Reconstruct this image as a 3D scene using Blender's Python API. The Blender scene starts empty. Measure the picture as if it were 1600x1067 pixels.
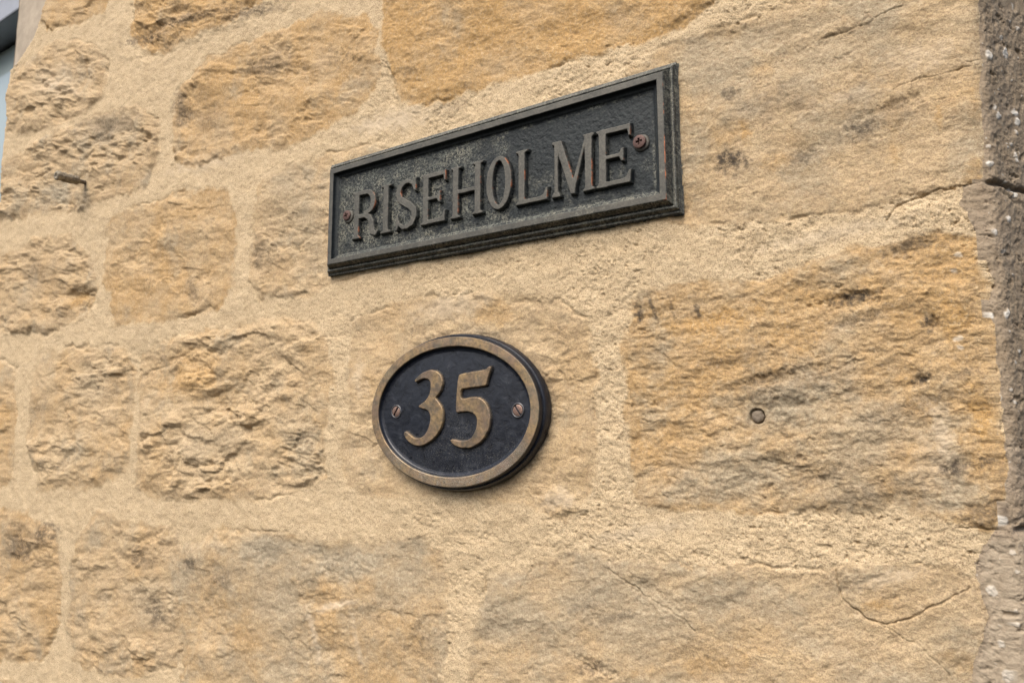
import bpy, math
import numpy as np
from mathutils import Matrix, Vector

# ------------------------------------------------------------------ camera, light, exposure
S = bpy.context.scene
F_PX, YAW, PITCH, ROLL = 1154.0, 0.5965, 0.1259, 0.0045      # survey of the photograph (1600x1067)
DIST = 0.6                                                    # camera to wall plane, metres
fw = np.array([-math.sin(YAW)*math.cos(PITCH), math.cos(YAW)*math.cos(PITCH), math.sin(PITCH)])
rt = np.array([math.cos(YAW), math.sin(YAW), 0.0])
up = np.cross(rt, fw)
rt, up = rt*math.cos(ROLL)+up*math.sin(ROLL), up*math.cos(ROLL)-rt*math.sin(ROLL)
cam_d = bpy.data.cameras.new('camera'); cam = bpy.data.objects.new('camera', cam_d)
S.collection.objects.link(cam); S.camera = cam
cam_d.sensor_width = 36.0; cam_d.lens = F_PX/1600*36
cam_d.clip_start = 0.01; cam_d.clip_end = 200
cam.matrix_world = Matrix(((rt[0], up[0], -fw[0], 0), (rt[1], up[1], -fw[1], -DIST), (rt[2], up[2], -fw[2], 0), (0, 0, 0, 1)))
cam_d.dof.use_dof = True; cam_d.dof.focus_distance = 0.74; cam_d.dof.aperture_fstop = 20

SUN_EL, SUN_AZ = math.radians(53), math.radians(7)           # azimuth: to the left of the wall's normal
w = bpy.data.worlds.new('World'); S.world = w; w.use_nodes = True
wn = w.node_tree; bg = wn.nodes['Background']
sky = wn.nodes.new('ShaderNodeTexSky'); sky.sky_type = 'NISHITA'; sky.sun_disc = False
sky.sun_elevation = SUN_EL; sky.sun_rotation = math.pi+SUN_AZ
sky.air_density = 1.0; sky.dust_density = 5.0; sky.ozone_density = 0.6
wn.links.new(sky.outputs[0], bg.inputs[0]); bg.inputs[1].default_value = 0.11
sd = bpy.data.lights.new('sun', 'SUN'); sun = bpy.data.objects.new('sun', sd); S.collection.objects.link(sun)
sd.energy = 1.5; sd.angle = math.radians(42); sd.color = (1.0, 0.955, 0.89)
dv = Vector((-math.sin(SUN_AZ)*math.cos(SUN_EL), -math.cos(SUN_AZ)*math.cos(SUN_EL), math.sin(SUN_EL)))
sun.rotation_euler = dv.to_track_quat('Z', 'Y').to_euler(); sun.location = dv*5
S.view_settings.view_transform = 'Standard'; S.view_settings.look = 'None'
S.view_settings.gamma = 1; S.view_settings.use_curve_mapping = False
S.view_settings.exposure = 0.86

# ------------------------------------------------------------------ surveying helpers
def bp(pts, y=0.0):
    """photo measurements -> (x, z) on the plane at depth y"""
    p = np.atleast_2d(np.array(pts, float))
    d = ((p[:, 0]-800)[:, None]*rt-(p[:, 1]-533.5)[:, None]*up)/F_PX+fw
    return d[:, [0, 2]]/d[:, 1:2]*(DIST+y)
def depth(x): return -x*math.sin(YAW)+DIST*math.cos(YAW)
def sstep(a, b, v):
    t = np.clip((v-a)/(b-a), 0, 1); return t*t*(3-2*t)
def hsh(ix, iy, seed):
    h = (ix.astype(np.int64)*374761393+iy.astype(np.int64)*668265263+seed*1442695041) & 0xffffffff
    h = ((h ^ (h >> 13))*1274126177) & 0xffffffff
    h = ((h ^ (h >> 16))*2246822519) & 0xffffffff
    return ((h ^ (h >> 15)) & 0xffffff).astype(np.float32)/np.float32(0xffffff)
def perlin(x, y, seed=0):
    ix = np.floor(x); iy = np.floor(y); fx = (x-ix).astype(np.float32); fy = (y-iy).astype(np.float32)
    ux = fx*fx*fx*(fx*(fx*6-15)+10); uy = fy*fy*fy*(fy*(fy*6-15)+10)
    def g(dx, dy):
        a = hsh(ix+dx, iy+dy, seed)*np.float32(2*math.pi)
        return np.cos(a)*(fx-dx)+np.sin(a)*(fy-dy)
    a = g(0, 0); b = g(1, 0); c = g(0, 1); d = g(1, 1)
    return ((a+(b-a)*ux)*(1-uy)+(c+(d-c)*ux)*uy)*1.45
def fbm(x, y, sc, octv=4, seed=0, gain=0.5):
    o = 0; a = 1.0; t = 0
    for k in range(octv):
        o = o+a*perlin(x/sc+17.3*k, y/sc-9.1*k, seed+k*31); t += a*a; a *= gain; sc = sc/2.03
    return o/math.sqrt(t)
def ridged(x, y, sc, octv=3, seed=0):
    o = 0; a = 1.0; t = 0
    for k in range(octv):
        o = o+a*(1-2*np.abs(perlin(x/sc+3.3*k, y/sc+5.7*k, seed+k*17))); t += a; a *= 0.5; sc = sc/2.1
    return o/t
def worley(x, y, sc, seed=0, jit=1.0):
    """F1, F2, id (0..1), and offset from the nearest cell point"""
    X = x/sc; Y = y/sc; ix = np.floor(X); iy = np.floor(Y)
    f1 = np.full(X.shape, 9., np.float32); f2 = f1.copy(); cid = np.zeros(X.shape, np.float32)
    ox = np.zeros(X.shape, np.float32); oy = ox.copy()
    for dx in (-1, 0, 1):
        for dy in (-1, 0, 1):
            px = ix+dx; py = iy+dy
            qx = X-(px+0.5+(hsh(px, py, seed)-0.5)*jit); qy = Y-(py+0.5+(hsh(px, py, seed+7)-0.5)*jit)
            d = np.sqrt(qx*qx+qy*qy).astype(np.float32); n = d < f1
            f2 = np.where(n, f1, np.minimum(f2, d)); f1 = np.where(n, d, f1)
            cid = np.where(n, hsh(px, py, seed+13), cid); ox = np.where(n, qx, ox); oy = np.where(n, qy, oy)
    return f1, f2, cid, ox, oy
def rotc(x, y, a):
    c, s = math.cos(a), math.sin(a); return x*c+y*s, -x*s+y*c
def terrace(v, n):
    t = v*n; f = np.floor(t); r = t-f
    return (f+sstep(0.25, 0.75, r))/n
def facets(x, y, sc, seed):
    f1, f2, cid, ox, oy = worley(x, y, sc, seed)
    a = cid*31.7; return (np.cos(a)*ox+np.sin(a)*oy)*1.1+(((cid*97.3) % 1)-0.5)*0.7
def chaikin(P, n=2, closed=True):
    P = np.array(P, float)
    for _ in range(n):
        if closed:
            Q = np.roll(P, -1, 0); P = np.stack([P*.75+Q*.25, P*.25+Q*.75], 1).reshape(-1, 2)
        else:
            a, b = P[:-1], P[1:]; M = np.stack([a*.75+b*.25, a*.25+b*.75], 1).reshape(-1, 2)
            P = np.vstack([P[:1], M, P[-1:]])
    return P
def sd_poly(x, z, P, far=0.06):
    """signed distance, negative inside"""
    out = np.full(x.shape, far, np.float32)
    m = (x > P[:, 0].min()-far) & (x < P[:, 0].max()+far) & (z > P[:, 1].min()-far) & (z < P[:, 1].max()+far)
    px = x[m]; pz = z[m]
    d = np.full(px.shape, 1e9); s = np.zeros(px.shape, bool); n = len(P)
    for i in range(n):
        a = P[i]; b = P[(i+1) % n]; e = b-a
        t = np.clip(((px-a[0])*e[0]+(pz-a[1])*e[1])/(e@e+1e-18), 0, 1)
        d = np.minimum(d, (px-a[0]-e[0]*t)**2+(pz-a[1]-e[1]*t)**2)
        if a[1] != b[1]:
            c = ((a[1] > pz) != (b[1] > pz)) & (px < (b[0]-a[0])*(pz-a[1])/(b[1]-a[1])+a[0]); s ^= c
    d = np.sqrt(d); out[m] = np.where(s, -d, d); return out
def sd_line(x, z, P, w0, w1=None, far=0.03):
    """distance to a polyline minus a radius that runs from w0 to w1 (list allowed)"""
    P = np.array(P, float); n = len(P); W = np.array(w0, float) if np.ndim(w0) else np.linspace(w0, w0 if w1 is None else w1, n)
    out = np.full(x.shape, far, np.float32)
    m = (x > P[:, 0].min()-far) & (x < P[:, 0].max()+far) & (z > P[:, 1].min()-far) & (z < P[:, 1].max()+far)
    px = x[m]; pz = z[m]; o = np.full(px.shape, far)
    for i in range(n-1):
        a, b = P[i], P[i+1]; e = b-a
        t = np.clip(((px-a[0])*e[0]+(pz-a[1])*e[1])/(e@e+1e-18), 0, 1)
        o = np.minimum(o, np.hypot(px-a[0]-e[0]*t, pz-a[1]-e[1]*t)-(W[i]+(W[i+1]-W[i])*t))
    out[m] = o; return out

# ------------------------------------------------------------------ object helpers
COL = S.collection
def tag(o, label=None, cat=None, group=None, kind=None):
    if label: o['label'] = label
    if cat: o['category'] = cat
    if group: o['group'] = group
    if kind: o['kind'] = kind
    return o
def empty(name, loc, label, cat, group=None):
    o = bpy.data.objects.new(name, None); COL.objects.link(o); o.location = loc; o.empty_display_size = 0.02
    return tag(o, label, cat, group)
def link(name, me, mat, parent=None, smooth=True):
    if mat: me.materials.append(mat)
    if smooth: me.polygons.foreach_set('use_smooth', np.ones(len(me.polygons), bool))
    o = bpy.data.objects.new(name, me); COL.objects.link(o)
    if parent:
        o.parent = parent; bpy.context.view_layer.update(); o.matrix_parent_inverse = parent.matrix_world.inverted()
    return o
def grid_mesh(name, P, fmask=None, attrs=None, flip=False, wrap=False):
    """P: (ns, nt, 3) grid of points; keeps only faces of fmask; attrs: name -> (ns, nt) or (ns, nt, 3)"""
    ns, nt = P.shape[:2]; idx = np.arange(ns*nt).reshape(ns, nt)
    if wrap: idx = np.vstack([idx, idx[:1]])
    q = np.stack([idx[:-1, :-1], idx[1:, :-1], idx[1:, 1:], idx[:-1, 1:]], -1)
    if flip: q = q[..., ::-1]
    q = q[fmask] if fmask is not None else q.reshape(-1, 4)
    used, inv = np.unique(q, return_inverse=True); q = inv.reshape(-1, 4)
    V = P.reshape(-1, 3)[used].astype(np.float32)
    me = bpy.data.meshes.new(name); me.vertices.add(len(V)); me.vertices.foreach_set('co', V.ravel())
    me.loops.add(q.size); me.loops.foreach_set('vertex_index', q.ravel().astype(np.int32))
    me.polygons.add(len(q)); me.polygons.foreach_set('loop_start', np.arange(0, q.size, 4, dtype=np.int32))
    for k, a in (attrs or {}).items():
        if a.ndim == 3:
            c = np.ones((len(V), 4), np.float32); c[:, :3] = a.reshape(-1, 3)[used]
            me.attributes.new(k, 'FLOAT_COLOR', 'POINT').data.foreach_set('color', c.ravel())
        else:
            me.attributes.new(k, 'FLOAT', 'POINT').data.foreach_set('value', a.reshape(-1)[used].astype(np.float32))
    me.update(calc_edges=True); me.validate()
    return me
def lathe_mesh(name, prof, n=48, centre=(0, 0, 0), axis=(0, -1, 0), jitter=0.0, seed=1):
    """prof: list of (radius, height along axis)"""
    ax = np.array(axis, float); ax /= np.linalg.norm(ax)
    u = np.cross(ax, [0, 0, 1.]); u /= np.linalg.norm(u); v = np.cross(ax, u)
    th = np.arange(n)*2*math.pi/n; prof = np.array(prof, float)
    R = prof[:, 0][None, :]*np.ones((n, 1)); H = prof[:, 1][None, :]*np.ones((n, 1))
    if jitter:
        R = R*(1+jitter*fbm(np.cos(th)[:, None]*2+H*300, np.sin(th)[:, None]*2+H*211, 1.0, 3, seed))
    P = np.array(centre)+R[..., None]*(np.cos(th)[:, None, None]*u+np.sin(th)[:, None, None]*v)+H[..., None]*ax
    return grid_mesh(name, P, wrap=True)

# ------------------------------------------------------------------ material helpers
def new_mat(name):
    m = bpy.data.materials.new(name); m.use_nodes = True; nt = m.node_tree
    return m, nt, nt.nodes['Principled BSDF']
class N:
    def __init__(s, nt): s.nt = nt
    def node(s, t, **k):
        n = s.nt.nodes.new(t)
        for a, b in k.items(): setattr(n, a, b)
        return n
    def put(s, sock, v):
        if isinstance(v, bpy.types.NodeSocket): s.nt.links.new(v, sock)
        elif v is not None: sock.default_value = v
    def attr(s, name):
        return s.node('ShaderNodeAttribute', attribute_name=name)
    def obj(s): return s.node('ShaderNodeTexCoord').outputs['Object']
    def noise(s, vec, sc, det=4, rough=0.55, dist=0.0):
        n = s.node('ShaderNodeTexNoise'); s.put(n.inputs['Vector'], vec); n.inputs['Scale'].default_value = sc
        n.inputs['Detail'].default_value = det; n.inputs['Roughness'].default_value = rough; n.inputs['Distortion'].default_value = dist
        return n.outputs[0]
    def vor(s, vec, sc, feat='F1'):
        n = s.node('ShaderNodeTexVoronoi', feature=feat); s.put(n.inputs['Vector'], vec); n.inputs['Scale'].default_value = sc
        return n.outputs[0]
    def ramp(s, v, stops):
        n = s.node('ShaderNodeValToRGB'); s.put(n.inputs[0], v); e = n.color_ramp.elements
        while len(e) < len(stops): e.new(0.5)
        for i, (p, c) in enumerate(stops):
            e[i].position = p; e[i].color = (c, c, c, 1) if not hasattr(c, '__len__') else (*c, 1)
        return n.outputs[0]
    def math(s, op, a, b=None, c=None, clamp=False):
        n = s.node('ShaderNodeMath', operation=op, use_clamp=clamp); s.put(n.inputs[0], a); s.put(n.inputs[1], b); s.put(n.inputs[2], c)
        return n.outputs[0]
    def mix(s, f, a, b, mode='MIX'):
        n = s.node('ShaderNodeMix', data_type='RGBA', blend_type=mode)
        s.put(n.inputs[0], f)
        for i, v in ((6, a), (7, b)):
            s.put(n.inputs[i], (*v, 1) if isinstance(v, tuple) and len(v) == 3 else v)
        return n.outputs[2]
    def sep(s, c):
        n = s.node('ShaderNodeSeparateColor'); s.put(n.inputs[0], c); return n.outputs
    def bump(s, h, dist, strength=1.0, prev=None):
        n = s.node('ShaderNodeBump'); n.inputs['Strength'].default_value = strength; n.inputs['Distance'].default_value = dist
        s.put(n.inputs['Height'], h)
        if prev is not None: s.put(n.inputs['Normal'], prev)
        return n.outputs[0]

def mat_sandstone():
    m, nt, b = new_mat('sandstone_and_lime_mortar'); n = N(nt); o = n.obj()
    A = n.sep(n.attr('zones').outputs[0]); B = n.sep(n.attr('stains_and_shade').outputs[0])
    stone, ochre, grey = A[0], A[1], A[2]; dark, tint, pale = B[0], B[1], B[2]
    stone = n.ramp(n.math('ADD', stone, n.math('MULTIPLY_ADD', n.noise(o, 34, 9, 0.74), 1.6, -0.80)), [(0.28, 0), (0.62, 1)])
    g1 = n.noise(o, 900, 3, 0.7); g2 = n.noise(o, 260, 4, 0.65); g3 = n.noise(o, 55, 5, 0.6)
    mort = n.mix(n.ramp(g3, [(0.3, 0), (0.7, 1)]), (0.515, 0.395, 0.242), (0.61, 0.483, 0.308))
    mort = n.mix(n.ramp(g1, [(0.34, 1), (0.50, 0)]), mort, (0.25, 0.175, 0.105))
    mort = n.mix(n.math('MULTIPLY', n.ramp(g1, [(0.56, 0), (0.72, 1)]), 0.6), mort, (0.70, 0.58, 0.43))
    st = n.mix(tint, (0.430, 0.315, 0.178), (0.60, 0.468, 0.290))
    st = n.mix(n.math('MULTIPLY', n.ramp(g3, [(0.35, 0), (0.65, 1)]), 0.45), st, (0.50, 0.365, 0.222))
    st = n.mix(ochre, st, n.mix(n.ramp(g2, [(0.3, 0), (0.7, 1)]), (0.42, 0.245, 0.085), (0.57, 0.375, 0.16)))
    st = n.mix(grey, st, n.mix(n.ramp(g2, [(0.3, 0), (0.7, 1)]), (0.29, 0.25, 0.175), (0.45, 0.40, 0.295)))
    st = n.mix(n.math('MULTIPLY', n.ramp(g1, [(0.33, 1), (0.52, 0)]), 0.7), st, (0.20, 0.135, 0.08))  # low grain coloured dark as pit shade the bump cannot cast
    st = n.mix(n.math('MULTIPLY', n.ramp(n.noise(o, 420, 5, 0.75), [(0.36, 1), (0.5, 0)]), 0.6), st, (0.25, 0.175, 0.105))  # coarser specks coloured dark as pit shade too
    st = n.mix(n.math('MULTIPLY', n.ramp(g2, [(0.56, 0), (0.72, 1)]), 0.4), st, (0.62, 0.50, 0.35))
    c = n.mix(stone, mort, st)
    c = n.mix(pale, c, (0.60, 0.50, 0.37))
    soot = n.math('MULTIPLY', stone, n.math('MULTIPLY', n.ramp(n.noise(o, 16, 8, 0.72), [(0.52, 0), (0.68, 1)]), n.ramp(n.noise(o, 150, 6, 0.75), [(0.47, 0), (0.62, 1)])))
    c = n.mix(n.math('MULTIPLY', soot, 0.75), c, (0.12, 0.095, 0.065))
    c = n.mix(n.math('MULTIPLY', n.ramp(n.noise(o, 7, 6, 0.65), [(0.46, 0), (0.70, 1)]), 0.2), c, n.mix(0.5, c, (0.30, 0.23, 0.14)))
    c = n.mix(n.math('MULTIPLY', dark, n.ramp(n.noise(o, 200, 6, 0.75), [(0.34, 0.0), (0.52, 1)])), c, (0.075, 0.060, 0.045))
    n.put(b.inputs['Base Color'], c)
    b.inputs['Roughness'].default_value = 0.93; b.inputs['Specular IOR Level'].default_value = 0.2
    bm = n.bump(g2, 0.0014, 0.55); bm = n.bump(g1, 0.0008, 0.7, bm)
    n.put(b.inputs['Normal'], bm); return m
def mat_concrete():
    m, nt, b = new_mat('pebbled_concrete'); n = N(nt); o = n.obj()
    B = n.sep(n.attr('stains_and_shade').outputs[0]); A = n.sep(n.attr('zones').outputs[0]); dark, peb = B[0], B[2]
    g1 = n.noise(o, 800, 4, 0.7); g2 = n.noise(o, 160, 5, 0.65); g3 = n.noise(o, 25, 4, 0.6)
    c = n.mix(n.ramp(g2, [(0.3, 0), (0.7, 1)]), (0.25, 0.19, 0.125), (0.37, 0.295, 0.205))
    c = n.mix(n.math('MULTIPLY', n.ramp(g3, [(0.4, 0), (0.7, 1)]), 0.4), c, (0.36, 0.30, 0.235))
    c = n.mix(n.ramp(g1, [(0.3, 0.8), (0.44, 0)]), c, (0.075, 0.055, 0.042))
    c = n.mix(n.ramp(g1, [(0.66, 0), (0.76, 0.7)]), c, (0.5, 0.44, 0.36))
    c = n.mix(n.math('MULTIPLY', A[1], n.ramp(g2, [(0.25, 0.45), (0.55, 1)])), c, (0.40, 0.33, 0.24))
    c = n.mix(n.math('MULTIPLY', peb, n.ramp(g2, [(0.3, 0.55), (0.55, 1)])), c, (0.72, 0.68, 0.60))
    c = n.mix(dark, c, (0.06, 0.048, 0.04))
    n.put(b.inputs['Base Color'], c); b.inputs['Roughness'].default_value = 0.93; b.inputs['Specular IOR Level'].default_value = 0.2
    bm = n.bump(g2, 0.002, 0.6); bm = n.bump(g1, 0.0008, 0.7, bm); n.put(b.inputs['Normal'], bm); return m
def mat_plain(name, col, rough=0.6, metal=0.0, var=0.15, sc=120, bump=0.0004):
    m, nt, b = new_mat(name); n = N(nt); o = n.obj(); g = n.noise(o, sc, 5, 0.65)
    n.put(b.inputs['Base Color'], n.mix(n.ramp(g, [(0.3, 0), (0.7, 1)]), tuple(c*(1-var) for c in col), tuple(min(1, c*(1+var)) for c in col)))
    b.inputs['Roughness'].default_value = rough; b.inputs['Metallic'].default_value = metal
    if bump: n.put(b.inputs['Normal'], n.bump(g, bump, 0.6))
    return m
def mat_sign(name, lichen=1.0):
    """weathered cast bronze: black patina, rubbed face, verdigris and grit, painted moulding highlights, bare copper on some arrises"""
    m, nt, b = new_mat(name); n = N(nt); o = n.obj(); T = n.sep(n.attr('wear_and_highlight').outputs[0])
    top, lich_highlight, cop = T[0], T[1], T[2]
    g1 = n.noise(o, 1300, 4, 0.75); g2 = n.noise(o, 420, 5, 0.7); g3 = n.noise(o, 60, 4, 0.6, 0.5)
    c = n.mix(n.ramp(g2, [(0.35, 0), (0.7, 1)]), (0.010, 0.013, 0.015), (0.030, 0.037, 0.038))
    face = n.mix(n.ramp(g2, [(0.3, 0), (0.75, 1)]), (0.075, 0.073, 0.063), (0.135, 0.128, 0.108))
    c = n.mix(top, c, face)
    sp = n.math('MULTIPLY', lich_highlight, n.ramp(g2, [(0.46, 0), (0.58, 1)]))
    c = n.mix(n.math('MULTIPLY', sp, 0.75), c, n.mix(n.ramp(g3, [(0.4, 0), (0.6, 1)]), (0.13, 0.14, 0.115), (0.23, 0.22, 0.165)))
    sp2 = n.math('MULTIPLY', lich_highlight, n.ramp(g1, [(0.57, 0), (0.66, 1)]))
    c = n.mix(n.math('MULTIPLY', sp2, 0.9), c, (0.42, 0.42, 0.34))
    c = n.mix(n.math('MULTIPLY', cop, n.ramp(g2, [(0.4, 0.3), (0.6, 1)])), c, (0.50, 0.16, 0.06))
    n.put(b.inputs['Base Color'], c)
    n.put(b.inputs['Roughness'], n.math('MULTIPLY_ADD', g2, 0.35, 0.42))
    n.put(b.inputs['Metallic'], n.math('MULTIPLY_ADD', sp, -0.45, 0.5, clamp=True))
    bm = n.bump(g2, 0.0006, 0.55); bm = n.bump(g1, 0.0003, 0.6, bm); n.put(b.inputs['Normal'], bm); return m
def mat_black_enamel():
    m, nt, b = new_mat('black_lacquer'); n = N(nt); o = n.obj(); T = n.sep(n.attr('wear_and_highlight').outputs[0])
    g1 = n.noise(o, 1100, 4, 0.7); g2 = n.noise(o, 90, 5, 0.6, 1.0)
    c = n.mix(n.ramp(g2, [(0.35, 0), (0.7, 1)]), (0.006, 0.008, 0.014), (0.014, 0.018, 0.028))
    c = n.mix(n.math('MULTIPLY', n.ramp(g2, [(0.60, 0), (0.78, 1)]), 0.25), c, (0.10, 0.105, 0.11))
    c = n.mix(n.math('MULTIPLY', T[1], n.ramp(g1, [(0.55, 0), (0.68, 1)])), c, (0.42, 0.41, 0.36))
    n.put(b.inputs['Base Color'], c)
    n.put(b.inputs['Roughness'], n.ramp(g2, [(0.3, 0.24), (0.7, 0.46)])); b.inputs['Specular IOR Level'].default_value = 0.42
    n.put(b.inputs['Normal'], n.bump(g2, 0.0012, 0.35)); return m
def mat_bronze():
    m, nt, b = new_mat('tarnished_bronze'); n = N(nt); o = n.obj(); T = n.sep(n.attr('wear_and_highlight').outputs[0])
    g1 = n.noise(o, 1500, 4, 0.7); g2 = n.noise(o, 45, 5, 0.65, 0.8); g4 = n.noise(o, 300, 4, 0.6)
    c = n.mix(n.ramp(g2, [(0.38, 0), (0.62, 1)]), (0.36, 0.25, 0.125), (0.235, 0.165, 0.12))
    c = n.mix(n.ramp(g4, [(0.36, 0.7), (0.6, 0)]), c, (0.15, 0.115, 0.075))
    c = n.mix(n.math('MULTIPLY', n.ramp(n.noise(o, 110, 7, 0.7), [(0.5, 0), (0.62, 1)]), 0.75), c, (0.12, 0.105, 0.08))
    c = n.mix(T[0], (0.025, 0.025, 0.027), c)
    c = n.mix(n.math('MULTIPLY', T[1], n.ramp(g1, [(0.50, 0), (0.64, 1)])), c, (0.47, 0.45, 0.38))
    c = n.mix(T[2], c, (0.20, 0.215, 0.17))
    n.put(b.inputs['Base Color'], c); b.inputs['Metallic'].default_value = 0.55
    n.put(b.inputs['Roughness'], n.math('MULTIPLY_ADD', g4, 0.3, 0.36))
    bm = n.bump(g4, 0.0004, 0.4); n.put(b.inputs['Normal'], n.bump(g1, 0.0001, 0.5, bm)); return m
M_SAND = mat_sandstone(); M_CONC = mat_concrete()

# ------------------------------------------------------------------ the stone wall
# dressed outline of every stone, surveyed from the photograph
# (outline, offset mm, big, facet, strata, strata angle deg, fine, size factor, ochre, grey, tint)
ST = [
 ([(75,-300),(190,-300),(180,-20),(165,18),(120,35),(78,42),(62,28)], 2, 3, 3, 1, 40, 1, 1.0, .65,.05,.6),
 ([(205,-60),(213,15),(207,50),(235,85),(268,72),(300,60),(350,36),(430,-12),(470,-60),(380,-160),(215,-160)], 3, 3, 5, 4, 35, 1.4, 1.0, .75,.15,.35),
 ([(600,-300),(600,60),(612,112),(640,165),(760,138),(900,92),(1040,52),(1110,8),(1160,-60),(1160,-300)], 2.5, 3, 1.5, 2, 25, 1.2, 1.0, .85,.0,.35),
 ([(25,110),(75,72),(140,68),(168,98),(160,150),(110,188),(30,210),(10,200),(10,150)], 4, 4, 6, 1, 20, 1, 1.0, .12,.15,.55),
 ([(280,142),(330,92),(420,56),(500,22),(570,24),(590,60),(590,120),(560,172),(480,216),(400,232),(300,256),(275,245),(270,190)], 2.5, 3, 3.5, 1.5, 25, 1, 1.0, .62,.1,.45),
 ([(0,262),(60,222),(140,188),(215,162),(245,190),(250,236),(232,282),(180,310),(100,330),(0,345),(-20,300)], 3.5, 3, 7, 1, 30, 1, .8, .08,.35,.4),
 ([(985,108),(1060,66),(1250,8),(1400,-60),(1420,-300),(1700,-300),(1700,150),(1700,285),(1536,284),(1490,296),(1400,312),(1300,330),(1150,352),(1070,348),(985,350),(960,300),(965,200)], 1.5, 2.2, .7, 2.0, 28, 1, 1.25, .20,.42,.55),
 ([(0,402),(60,377),(110,370),(142,402),(152,450),(140,492),(70,520),(0,515),(-25,460)], 3.5, 3, 6, 1, 10, 1, .8, .22,.15,.45),
 ([(172,342),(215,324),(290,306),(350,300),(366,350),(364,440),(345,475),(250,500),(182,505),(165,440)], 2, 3, 3, 1, 60, .8, 1.0, .55,.15,.6),
 ([(405,292),(450,262),(520,240),(600,230),(640,420),(560,430),(480,458),(412,463),(392,430),(398,350)], 2, 2.5, 4, 1, 40, .9, .9, .15,.3,.6),
 ([(985,472),(1060,442),(1200,436),(1330,392),(1450,366),(1522,372),(1546,450),(1560,560),(1566,700),(1567,760),(1550,822),(1500,810),(1400,790),(1250,800),(1050,794),(1000,785),(984,650),(980,560)], 1.5, 3.2, 1.2, 4.4, 8, 1.9, 1.15, .62,.18,.4),
 ([(-60,570),(0,566),(20,580),(25,650),(20,740),(0,760),(-60,770)], 3, 3, 4, 1, 30, 1, 1.0, .35,.1,.5),
 ([(60,562),(110,545),(190,545),(210,580),(205,660),(195,740),(130,760),(60,765),(46,700),(50,620)], 2, 3, 5, 1.5, 50, .9, 1.0, .32,.2,.65),
 ([(222,556),(250,538),(320,520),(400,505),(480,500),(512,530),(520,600),(505,680),(508,740),(440,775),(360,780),(262,776),(214,765),(220,640)], 3.5, 3.5, 6, 2, 40, 1, 1.0, .28,.15,.65),
 ([(550,505),(620,474),(750,460),(870,466),(912,500),(928,580),(930,680),(922,780),(880,802),(800,782),(700,770),(600,775),(545,760),(535,700),(545,650),(550,580)], 1, 2.5, 2.8, 1, 35, .9, 1.0, .22,.1,.7),
 ([(-60,792),(0,792),(40,802),(85,832),(95,900),(90,980),(70,1025),(0,1032),(-60,1030)], 3, 3, 4, 2, 80, 1, .9, .42,.12,.4),
 ([(125,832),(150,806),(200,820),(275,820),(286,870),(290,960),(275,1040),(200,1060),(120,1032),(104,980),(113,900)], 2.5, 2.5, 5, 2, 85, 1, .8, .25,.25,.5),
 ([(290,852),(330,834),(420,830),(500,852),(560,850),(640,845),(692,860),(694,960),(690,1110),(690,1300),(285,1300),(285,1000)], 2.2, 3, 2.5, 1.5, 75, .9, 1.1, .42,.45,.6),
 ([(762,892),(830,887),(870,870),(940,870),(1040,885),(1200,892),(1300,892),(1400,886),(1480,890),(1533,905),(1545,960),(1530,1110),(1530,1400),(760,1400),(735,1110),(745,1000)], 1.5, 2.4, .9, 2.2, 25, .9, 1.2, .12,.38,.62),
 ([(-80,1075),(10,1072),(220,1090),(235,1300),(-80,1300)], 3, 3, 4, 1, 30, 1, 1., .3,.2,.5),
]
X_END, X_COR = -1.640, -0.010
colx = bp([(c, 533.5) for c in np.arange(-40, 1600, 1.55)])[:, 0]
xs = colx[(colx > X_END) & (colx < X_COR-0.004)]
cor_r = 0.012; ta = math.radians(60)
# plan section of the wall: end reveal, front face, rounded corner, side face
path = []; nrm = []
for yb in (0.12, 0.05, 0.012, 0.004): path.append((X_END-0.002, yb)); nrm.append((-1, 0))
path.append((X_END, 0)); nrm.append((-.7, -.7))
for x in xs: path.append((x, 0)); nrm.append((0, -1))
cc = (X_COR, cor_r)
for a in np.linspace(0, ta, 26)[1:]: path.append((cc[0]+cor_r*math.sin(a), cc[1]-cor_r*math.cos(a))); nrm.append((math.sin(a), -math.cos(a)))
t0 = np.array(path[-1]); td = np.array([math.cos(ta), math.sin(ta)]); q = 0.0; st = 0.0006
while q < 0.5:
    q += st; st = st*(1.0 if q < 0.15 else 1.06); path.append(tuple(t0+td*q)); nrm.append((math.sin(ta), -math.cos(ta)))
path = np.array(path); nrm = np.array(nrm); ns = len(path)
slen = np.concatenate([[0], np.cumsum(np.hypot(*np.diff(path, axis=0).T))])
i_c = 5+len(xs)-1                                             # last point of the flat front
sco = path[i_c, 0]+(slen-slen[i_c])                           # surface coordinate; equals x on the front
xe = np.clip(path[:, 0], X_END, 0.0); dp = depth(xe)
rows = [-1000.0]
while rows[-1] < 2000:
    r = rows[-1]; rows.append(r+(1.55 if -40 < r < 1107 else (5 if -260 < r < 1330 else 9)))
tz = -(np.array(rows)-533.5)/F_PX
zc = depth(xe)*math.tan(PITCH)*1.0
Z = zc[:, None]+dp[:, None]*tz[None, :]*1.03-0.008*0
SX = np.repeat(sco[:, None], len(rows), 1)
X0 = SX; G = np.repeat((dp/0.75)[:, None], len(rows), 1)      # texture is coarser on the far stones, as surveyed
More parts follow.
